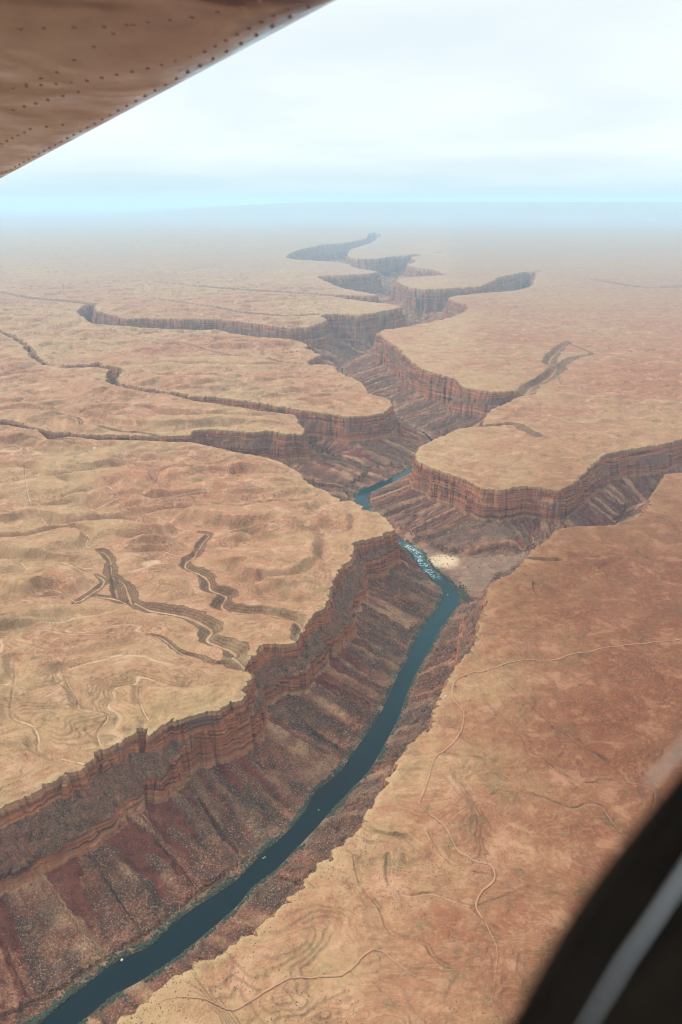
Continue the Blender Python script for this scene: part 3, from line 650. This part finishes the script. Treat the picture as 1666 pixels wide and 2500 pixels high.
# along the water's edge, in clumps
near = np.nonzero(yp > 1020)[0]; X_ = []; Y_ = []; S_ = []
for q in range(9000):
    i = rng.choice(near[:-1]); f = rng.rand(); p = RIV[i]*(1-f)+RIV[i+1]*f; s = rng.choice([-1, 1])
    clump = pn(np.array([p[0]/70.]), np.array([p[1]/70.]), 5+int(s))[0]
    if clump < rng.uniform(-.45, .25): continue
    o_ = RW[i] + abs(rng.normal(0, 7)) + 1.5
    X_.append(p[0]+nrm[i, 0]*o_*s); Y_.append(p[1]+nrm[i, 1]*o_*s); S_.append(rng.uniform(1.6, 4.4))
scatter('riverside_shrubs', np.array(X_), np.array(Y_), np.array(S_), shrubm, .7, .35, 'dark green shrubs lining both banks of the river')
# thicket at the bend below the sand flat
bx, by = at(1066, 1368, -DEPTH); m = 260; X_ = bx+rng.normal(0, 13, m); Y_ = by+rng.normal(0, 62, m)
scatter('riverside_thicket', X_, Y_, rng.uniform(2, 4.2, m), shrubm, .8, .35, 'dark green thicket at the river bend below the sand flat')
# talus boulders
M = Mat('boulder_rock'); c = M.ramp(M.noise(M.pos(), 1/14., 3, .7), [(.34, (.05, .037, .030)), (.46, (.13, .085, .06)), (.56, (.19, .12, .085)), (.70, (.33, .235, .17))]); M.l(c, M.b.inputs['Base Color']); M.b.inputs['Roughness'].default_value = .95
rockm = M.m
m = 150000; aa_ = rng.uniform(-R(34), R(34), m); r_ = 1250*np.exp(rng.uniform(0, 1.35, m)); X_ = r_*np.sin(aa_); Y_ = r_*np.cos(aa_)
fi = np.interp(r_, RADII, np.arange(NR)); fj = np.interp(aa_, az_main, np.arange(QA)); T = terrain(fi, fj)
kp = (T[3][:, 2] > .6) & (T[2] > -DEPTH+2) & (T[4][:, 0] < .5) & (pn(X_/55, Y_/55, 150)+.8*pn(X_/17, Y_/17, 151) > rng.uniform(-.9, .9, m)); X_, Y_ = X_[kp], Y_[kp]
print('boulders', len(X_))
scatter('talus_boulders', X_, Y_, (.7+rng.exponential(.8, len(X_)).clip(0, 4.2))*(np.hypot(X_, Y_)/2300), rockm, .75, .3, 'fallen boulders strewn over the talus slopes below the cliffs', BV=OV, BF=OF)
# dark low bushes dotted over the plateau
m = 60000; aa_ = rng.uniform(-R(34), R(34), m); r_ = 1150*np.exp(rng.uniform(0, 1.2, m)); X_ = r_*np.sin(aa_); Y_ = r_*np.cos(aa_)
fi = np.interp(r_, RADII, np.arange(NR)); fj = np.interp(aa_, az_main, np.arange(QA)); T = terrain(fi, fj)
den = pn(X_/300, Y_/300, 140)+.6*T[5][:, 2]; kp = (T[3][:, 0] < .1) & (T[3][:, 2] < .1) & (T[2] > -80) & (den > rng.uniform(-.3, .9, m)); X_, Y_ = X_[kp], Y_[kp]
scatter('desert_scrub', X_, Y_, rng.uniform(.5, 1.4, len(X_)), shrubm, .6, .3, 'low dark scrub dotted over the dry plateau')

# ------------------------------------------------------------------ small things
def simple(name, col, rough=.6, metal=0.):
    M = Mat(name); c = M.mix(M.mr(M.noise(M.pos(), 3., 3), .3, .7, 0, .25), col, tuple(q*.6 for q in col)); M.l(c, M.b.inputs['Base Color'])
    M.b.inputs['Roughness'].default_value = rough; M.b.inputs['Metallic'].default_value = metal; return M.m
grey_rub = simple('grey_rubber', (.42, .42, .43)); dark_m = simple('dark_gear', (.03, .032, .035)); white_m = simple('white_paint', (.8, .79, .76), .4)
skin_m = simple('life_vest', (.45, .10, .05)); glass_m = simple('dark_glass', (.02, .025, .03), .15); tyre_m = simple('tyre_rubber', (.02, .02, .02), .8)
def bm_obj(name, bm, mat, parent=None, smooth=False):
    me = bpy.data.meshes.new(name); bm.to_mesh(me); bm.free(); me.materials.append(mat)
    if smooth:
        for p in me.polygons: p.use_smooth = True
    o = bpy.data.objects.new(name, me); C.objects.link(o); o.parent = parent; return o
from mathutils import Matrix, Vector
def box(bm, c, s, bev=0.):
    r_ = bmesh.ops.create_cube(bm, size=1, matrix=Matrix.Translation(c) @ Matrix.Diagonal((*s, 1)))
    if bev: bmesh.ops.bevel(bm, geom=list({e for v in r_['verts'] for e in v.link_edges}), offset=bev, segments=2, affect='EDGES')
def tube(bm, P, r, seg=10):
    rings = []
    for i, p in enumerate(P):
        p = Vector(p); t = (Vector(P[min(i+1, len(P)-1)])-Vector(P[max(i-1, 0)])).normalized(); a = t.cross(Vector((0, 0, 1)))
        a = a.normalized() if a.length > .01 else Vector((1, 0, 0)); b_ = t.cross(a)
        rr_ = r[i] if isinstance(r, (list, tuple)) else r
        rings.append([bm.verts.new(p+(a*math.cos(q*2*math.pi/seg)+b_*math.sin(q*2*math.pi/seg))*rr_) for q in range(seg)])
    for A_, B_ in zip(rings[:-1], rings[1:]):
        for q in range(seg): bm.faces.new((A_[q], A_[(q+1) % seg], B_[(q+1) % seg], B_[q]))
    bm.faces.new(rings[0][::-1]); bm.faces.new(rings[-1])
def raft(px_, py_, head, s, label):
    x, y = at(px_, py_, -DEPTH); root = empty('raft', (x, y, -DEPTH+.02), (0, 0, head)); root.scale = (s, s, s)
    tag(root, label, 'raft', 'rafts on the river')
    for sy in (-1, 1):
        bm = bmesh.new(); tube(bm, [(-5.2, sy*1.5, .55), (-4.6, sy*1.6, .5), (3.6, sy*1.6, .5), (4.8, sy*1.1, .75), (5.6, sy*.4, 1.1)], [.3, .5, .5, .48, .3]); bm_obj('side_tube', bm, grey_rub, root, True)
    bm = bmesh.new(); box(bm, (-.5, 0, .5), (8.4, 2.3, .25), .05); bm_obj('deck', bm, dark_m, root)
    bm = bmesh.new(); box(bm, (-1.2, 0, .95), (3.6, 1.7, .7), .1); bm_obj('cargo_load', bm, dark_m, root)
    bm = bmesh.new(); box(bm, (-5.3, 0, .8), (.5, .4, 1.1), .1); bm_obj('outboard_motor', bm, dark_m, root)
raft(607, 1971, R(40), 1.0, 'long grey raft with dark load floating near the left bank of the river')
raft(733, 1861, R(-55), .62, 'small pale raft in midstream, farther up the river than the long grey raft')
def rock(px_, py_, z, s, label, mat=rockm):
    x, y = at(px_, py_, z); v = BV*(1+.28*rng.uniform(-1, 1, (len(BV), 1)))*np.array([s, s*.8, s*.7]); o = mesh_obj('boulder', v, BF, mat, smooth=False); o.location = (x, y, z)
    tag(o, label, 'boulder')
pale_rock = simple('pale_sandstone', (.50, .40, .30), .9)
rock(281, 2206, -DEPTH+1, 4.6, 'pale square boulder standing in the water at the left bank', pale_rock)
rock(1029, 1367, -DEPTH+.5, 3.6, 'small pale rock in midstream just below the rapid', pale_rock)
rock(417, 2234, -DEPTH+4, 5, 'pale slab of rock among shrubs on the right bank', pale_rock)
# parked camper near the rim
x, y = at(1024, 1601); z = float(ground_z(x, y)[0]); root = empty('camper_van', (x, y, z), (0, 0, R(20))); tag(root, 'white camper van parked beside the dirt road at the canyon rim', 'camper van')
bm = bmesh.new(); box(bm, (-.5, 0, 1.75), (5.6, 2.2, 2.5), .18); box(bm, (2.9, 0, 1.15), (1.4, 2.0, 1.3), .2); bm_obj('body', bm, white_m, root)
bm = bmesh.new(); box(bm, (2.42, 0, 2.1), (.5, 1.8, .6), .05); bm_obj('windscreen', bm, glass_m, root)
for wx_ in (-2.2, 2.6):
    for sy in (-1, 1):
        bm = bmesh.new(); bmesh.ops.create_cone(bm, cap_ends=True, segments=16, radius1=.42, radius2=.42, depth=.28, matrix=Matrix.Translation((wx_, sy*.98, .42)) @ Matrix.Rotation(math.pi/2, 4, 'X')); bm_obj('wheel', bm, tyre_m, root)
# the few lone bushes by the road
for px_, py_, s, lb in ((1116, 1543, 3.4, 'dark bush touching the dirt road where it straightens towards the east'), (1047, 1581, 3.2, 'dark bush inside the bend of the dirt road near the rim'), (1071, 1556, 2.4, 'smaller dark bush just below the start of the road bend'), (1080, 1613, 2.4, 'lone dark bush on the red plain, below the road bend')):
    x, y = at(px_, py_); z = float(ground_z(x, y)[0]); root = empty('desert_bush', (x, y, z)); tag(root, lb, 'bush', 'lone bushes by the dirt road')
    V_ = []; F_ = []
    for q in range(60):
        c0 = rng.normal(0, .42, 3)*s*np.array([1.2, .8, .6]); c0[2] = abs(c0[2])+.5; F_.append(BF+len(BV)*q); V_.append(BV*(1+.4*rng.uniform(-1, 1, (len(BV), 1)))*s*.22+c0)
    mesh_obj('crown', np.concatenate(V_), np.concatenate(F_), shrubm, root, smooth=False)
    bm = bmesh.new(); tube(bm, [(0, 0, -.3), (.1, 0, .6), (.2, .1, 1.4)], [.25, .2, .12], 7); bm_obj('stem', bm, dark_m, root)

# ------------------------------------------------------------------ the aircraft: wing above, door frame at the right
def camp(x, y, dep):                          # point at a given distance ahead of the lens
    d = ray(x, y); return Vector(d*dep)+Vector((0, 0, H))
B0 = camp(922, 0, 1.9); A0 = camp(0, 441, 4.9)
AB = (A0-B0).normalized(); U = Vector((AB.y, -AB.x, 0)).normalized()
if U.x > 0: U = -U
U.z += .10; U = (U - AB*U.dot(AB)).normalized(); NU = AB.cross(U).normalized()
if NU.z < 0: NU = -NU
span_l = (A0-B0).length
M = Mat('wing_skin'); M.b.inputs['Metallic'].default_value = 1.0; M.b.inputs['Base Color'].default_value = (.62, .60, .60, 1)
tcn = M.n('ShaderNodeTexCoord'); nn_ = M.noise(tcn.outputs['Object'], 1.9, 1.5, .4, .6); n5 = M.noise(tcn.outputs['Object'], 9, 5, .6)
M.l(M.mix(M.mr(n5, .45, .7, 0, .5), (.29, .235, .24), (.24, .19, .195)), M.b.inputs['Base Color']); M.l(M.mr(n5, .3, .7, .12, .26), M.b.inputs['Roughness'])
bp = M.n('ShaderNodeBump'); bp.inputs['Strength'].default_value = 1.0; bp.inputs['Distance'].default_value = .05; M.l(nn_, bp.inputs['Height']); M.l(bp.outputs[0], M.b.inputs['Normal'])
wing_m = M.m
wing = empty('aircraft_wing', B0); tag(wing, 'riveted metal underside of the aircraft wing across the upper left corner', 'aircraft wing')
def wp(a, b, c=0): return AB*a + U*b + NU*c
# airfoil section across the chord: rounded front edge, slightly bellied underside
sec = [(1.9, .0), (1.4, -.012), (.8, -.016), (.4, -.012), (.22, -.006), (.16, .002), (.11, .015), (.07, .031), (.035, .050), (.012, .070), (0, .09), (.012, .11), (.06, .12), (.3, .19), (.9, .22), (1.9, .16)]
na = 60; al = np.linspace(-2.2, span_l+1.3, na); V_ = []
for a in al:
    for (b, c) in sec: V_.append(wp(a, b, c)[:])
ns = len(sec); ix = np.arange(na*ns).reshape(na, ns)
f = np.stack([ix[:-1], ix[1:], np.roll(ix, -1, 1)[1:], np.roll(ix, -1, 1)[:-1]], -1).reshape(-1, 4)
mesh_obj('skin', V_, f, wing_m, wing)
# overlapping skin panels and rivets
def lap(a0, a1, b, w): 
    bm = bmesh.new(); q = [bm.verts.new(wp(*p)) for p in ((a0, b, -.019), (a1, b, -.019), (a1, b+w, -.019), (a0, b+w, -.019))]
    bm.faces.new(q); r_ = bmesh.ops.extrude_face_region(bm, geom=bm.faces[:]); bmesh.ops.translate(bm, vec=NU*.012, verts=[v for v in r_['geom'] if isinstance(v, bmesh.types.BMVert)])
    bm_obj('panel_lap', bm, wing_m, wing)
lap(-2, span_l+1, 1.25, .03)
RV = []
def onwing(x, y):
    d = Vector(ray(x, y)); o_ = Vector((0, 0, H)); t = (B0 + NU*(-.014)-o_).dot(NU)/d.dot(NU); q = o_+d*t-B0
    return q + NU*(float(np.interp(q.dot(U), [.035, .07, .11, .16, .22, .4, .8, 1.4, 1.9], [.050, .031, .015, .002, -.006, -.012, -.016, -.012, 0]))-q.dot(NU))
def rivet_row(l, step):
    P_ = [onwing(*q) for q in l]
    for p, q in zip(P_[:-1], P_[1:]):
        m = max(1, int((q-p).length/step))
        for i in range(m):
            w_ = p.lerp(q, i/m)
            if w_.dot(U) > .17: RV.append(w_)
rivet_row([(-60, 72), (100, 66), (240, 64), (340, 55), (440, 46), (560, 22), (640, -6)], .055)
rivet_row([(-60, 214), (60, 200), (200, 189), (340, 164), (470, 130), (600, 66), (720, 8)], .055)
rivet_row([(60, 195), (130, 168), (170, 140), (215, 110), (260, 80), (305, 60), (350, 35)], .09)
rivet_row([(-20, 262), (30, 254), (110, 232), (180, 214), (260, 208)], .07)
rivet_row([(-20, 345), (70, 300), (145, 292), (240, 280)], .07)
for a in np.arange(-1.5, span_l+1, .085): RV.append(wp(a, .125, .011))

V_ = []; F_ = []
for q, p in enumerate(RV):
    V_.append((BV[:, :1]*np.array(AB[:])+BV[:, 1:2]*np.array(U[:]))*.0075 + BV[:, 2:]*np.array(NU[:])*.003+np.array(p[:])); F_.append((BF if AB.cross(U).dot(NU) > 0 else BF[:, ::-1])+len(BV)*q)
print('rivets', len(RV), AB.cross(U).dot(NU))
o = mesh_obj('rivets', np.concatenate(V_), np.concatenate(F_), simple('rivet_heads', (.38, .30, .29), .5, 0.2), wing, smooth=True); o['kind'] = 'stuff'

# door window frame, very close to the lens
S = .23
M = Mat('black_trim'); c = M.mix(M.mr(M.noise(M.pos(), 60, 3), .4, .7), (.006, .005, .004), (.010, .008, .006)); M.l(c, M.b.inputs['Base Color']); M.b.inputs['Roughness'].default_value = .9; M.b.inputs['Specular IOR Level'].default_value = .05
trim_m = M.m
strip_m = simple('highlight_metal', (.78, .86, .93), .30, .9); reflection_m = simple('pale_reflection', (.55, .50, .46), .4)  # metal for the added frame highlight, pale colour for the pane reflection
fr = empty('window_frame', camp(1400, 2200, S)); tag(fr, 'out of focus black window frame of the aircraft across the lower right corner', 'window frame')
org = fr.location
def prism(name, outline, dep, thick, mat):
    bm = bmesh.new(); a_ = [bm.verts.new(camp(x, y, dep-S+float(np.interp(y, [1700, 2540], [.27, .17])))-org) for x, y in outline]; off = Vector((0, CP, -SP))*thick
    b_ = [bm.verts.new(v.co+off) for v in a_]; bm.faces.new(a_); bm.faces.new(b_[::-1]); n_ = len(a_)
    for i in range(n_): bm.faces.new((a_[i], b_[i], b_[(i+1) % n_], a_[(i+1) % n_]))
    bmesh.ops.recalc_face_normals(bm, faces=bm.faces[:]); return bm_obj(name, bm, mat, fr)
prism('frame_bar', [(1720,1700),(1635,1808),(1540,1930),(1440,2062),(1352,2198),(1275,2345),(1170,2560),(1050,2800),(2300,2800),(2300,1700)], S, .02, trim_m)
bm = bmesh.new(); tube(bm, [camp(x, y, float(np.interp(y, [1700, 2540], [.26, .165])))-org for x, y in ((1770, 1700), (1594, 1975), (1508, 2105), (1433, 2215), (1338, 2380), (1245, 2560))], [.0012, .0009, .0007, .0005, .0003, .0002], 14); bm_obj('highlight_strip', bm, strip_m, fr, True)  # thin bright tube added to give the frame its highlight streak
prism('edge_softener', [(1752,1700),(1668,1812),(1572,1938),(1470,2070),(1382,2206),(1302,2352),(1180,2600),(1130,2600),(1240,2335),(1322,2190),(1408,2054),(1508,1922),(1603,1800),(1688,1688)], S-.13, .002, trim_m)  # dark band added nearer the lens so the bar's edge fades softly
prism('reflection_streak', [(1720,1560),(1600,1672),(1560,1722),(1490,1800),(1494,1804),(1568,1730),(1608,1680),(1726,1568)], S+.005, .001, reflection_m)  # pale sliver added in place of a reflection in the window pane

# ------------------------------------------------------------------ haze
hm = bpy.data.materials.new('haze_air'); hm.use_nodes = True; t = hm.node_tree; t.nodes.clear()
o_ = t.nodes.new('ShaderNodeOutputMaterial'); pv = t.nodes.new('ShaderNodeVolumePrincipled'); t.links.new(pv.outputs[0], o_.inputs['Volume'])
pv.inputs['Color'].default_value = (.54, .80, 1.0, 1); pv.inputs['Density'].default_value = 1/57000.; pv.inputs['Anisotropy'].default_value = 0.0
bm = bmesh.new(); box(bm, (0, 50000, (2150-290)/2), (500000, 420000, 2150+290)); hz_o = bm_obj('haze', bm, hm); hz_o['kind'] = 'stuff'; hz_o['label'] = 'pale blue haze lying over the far plateau'
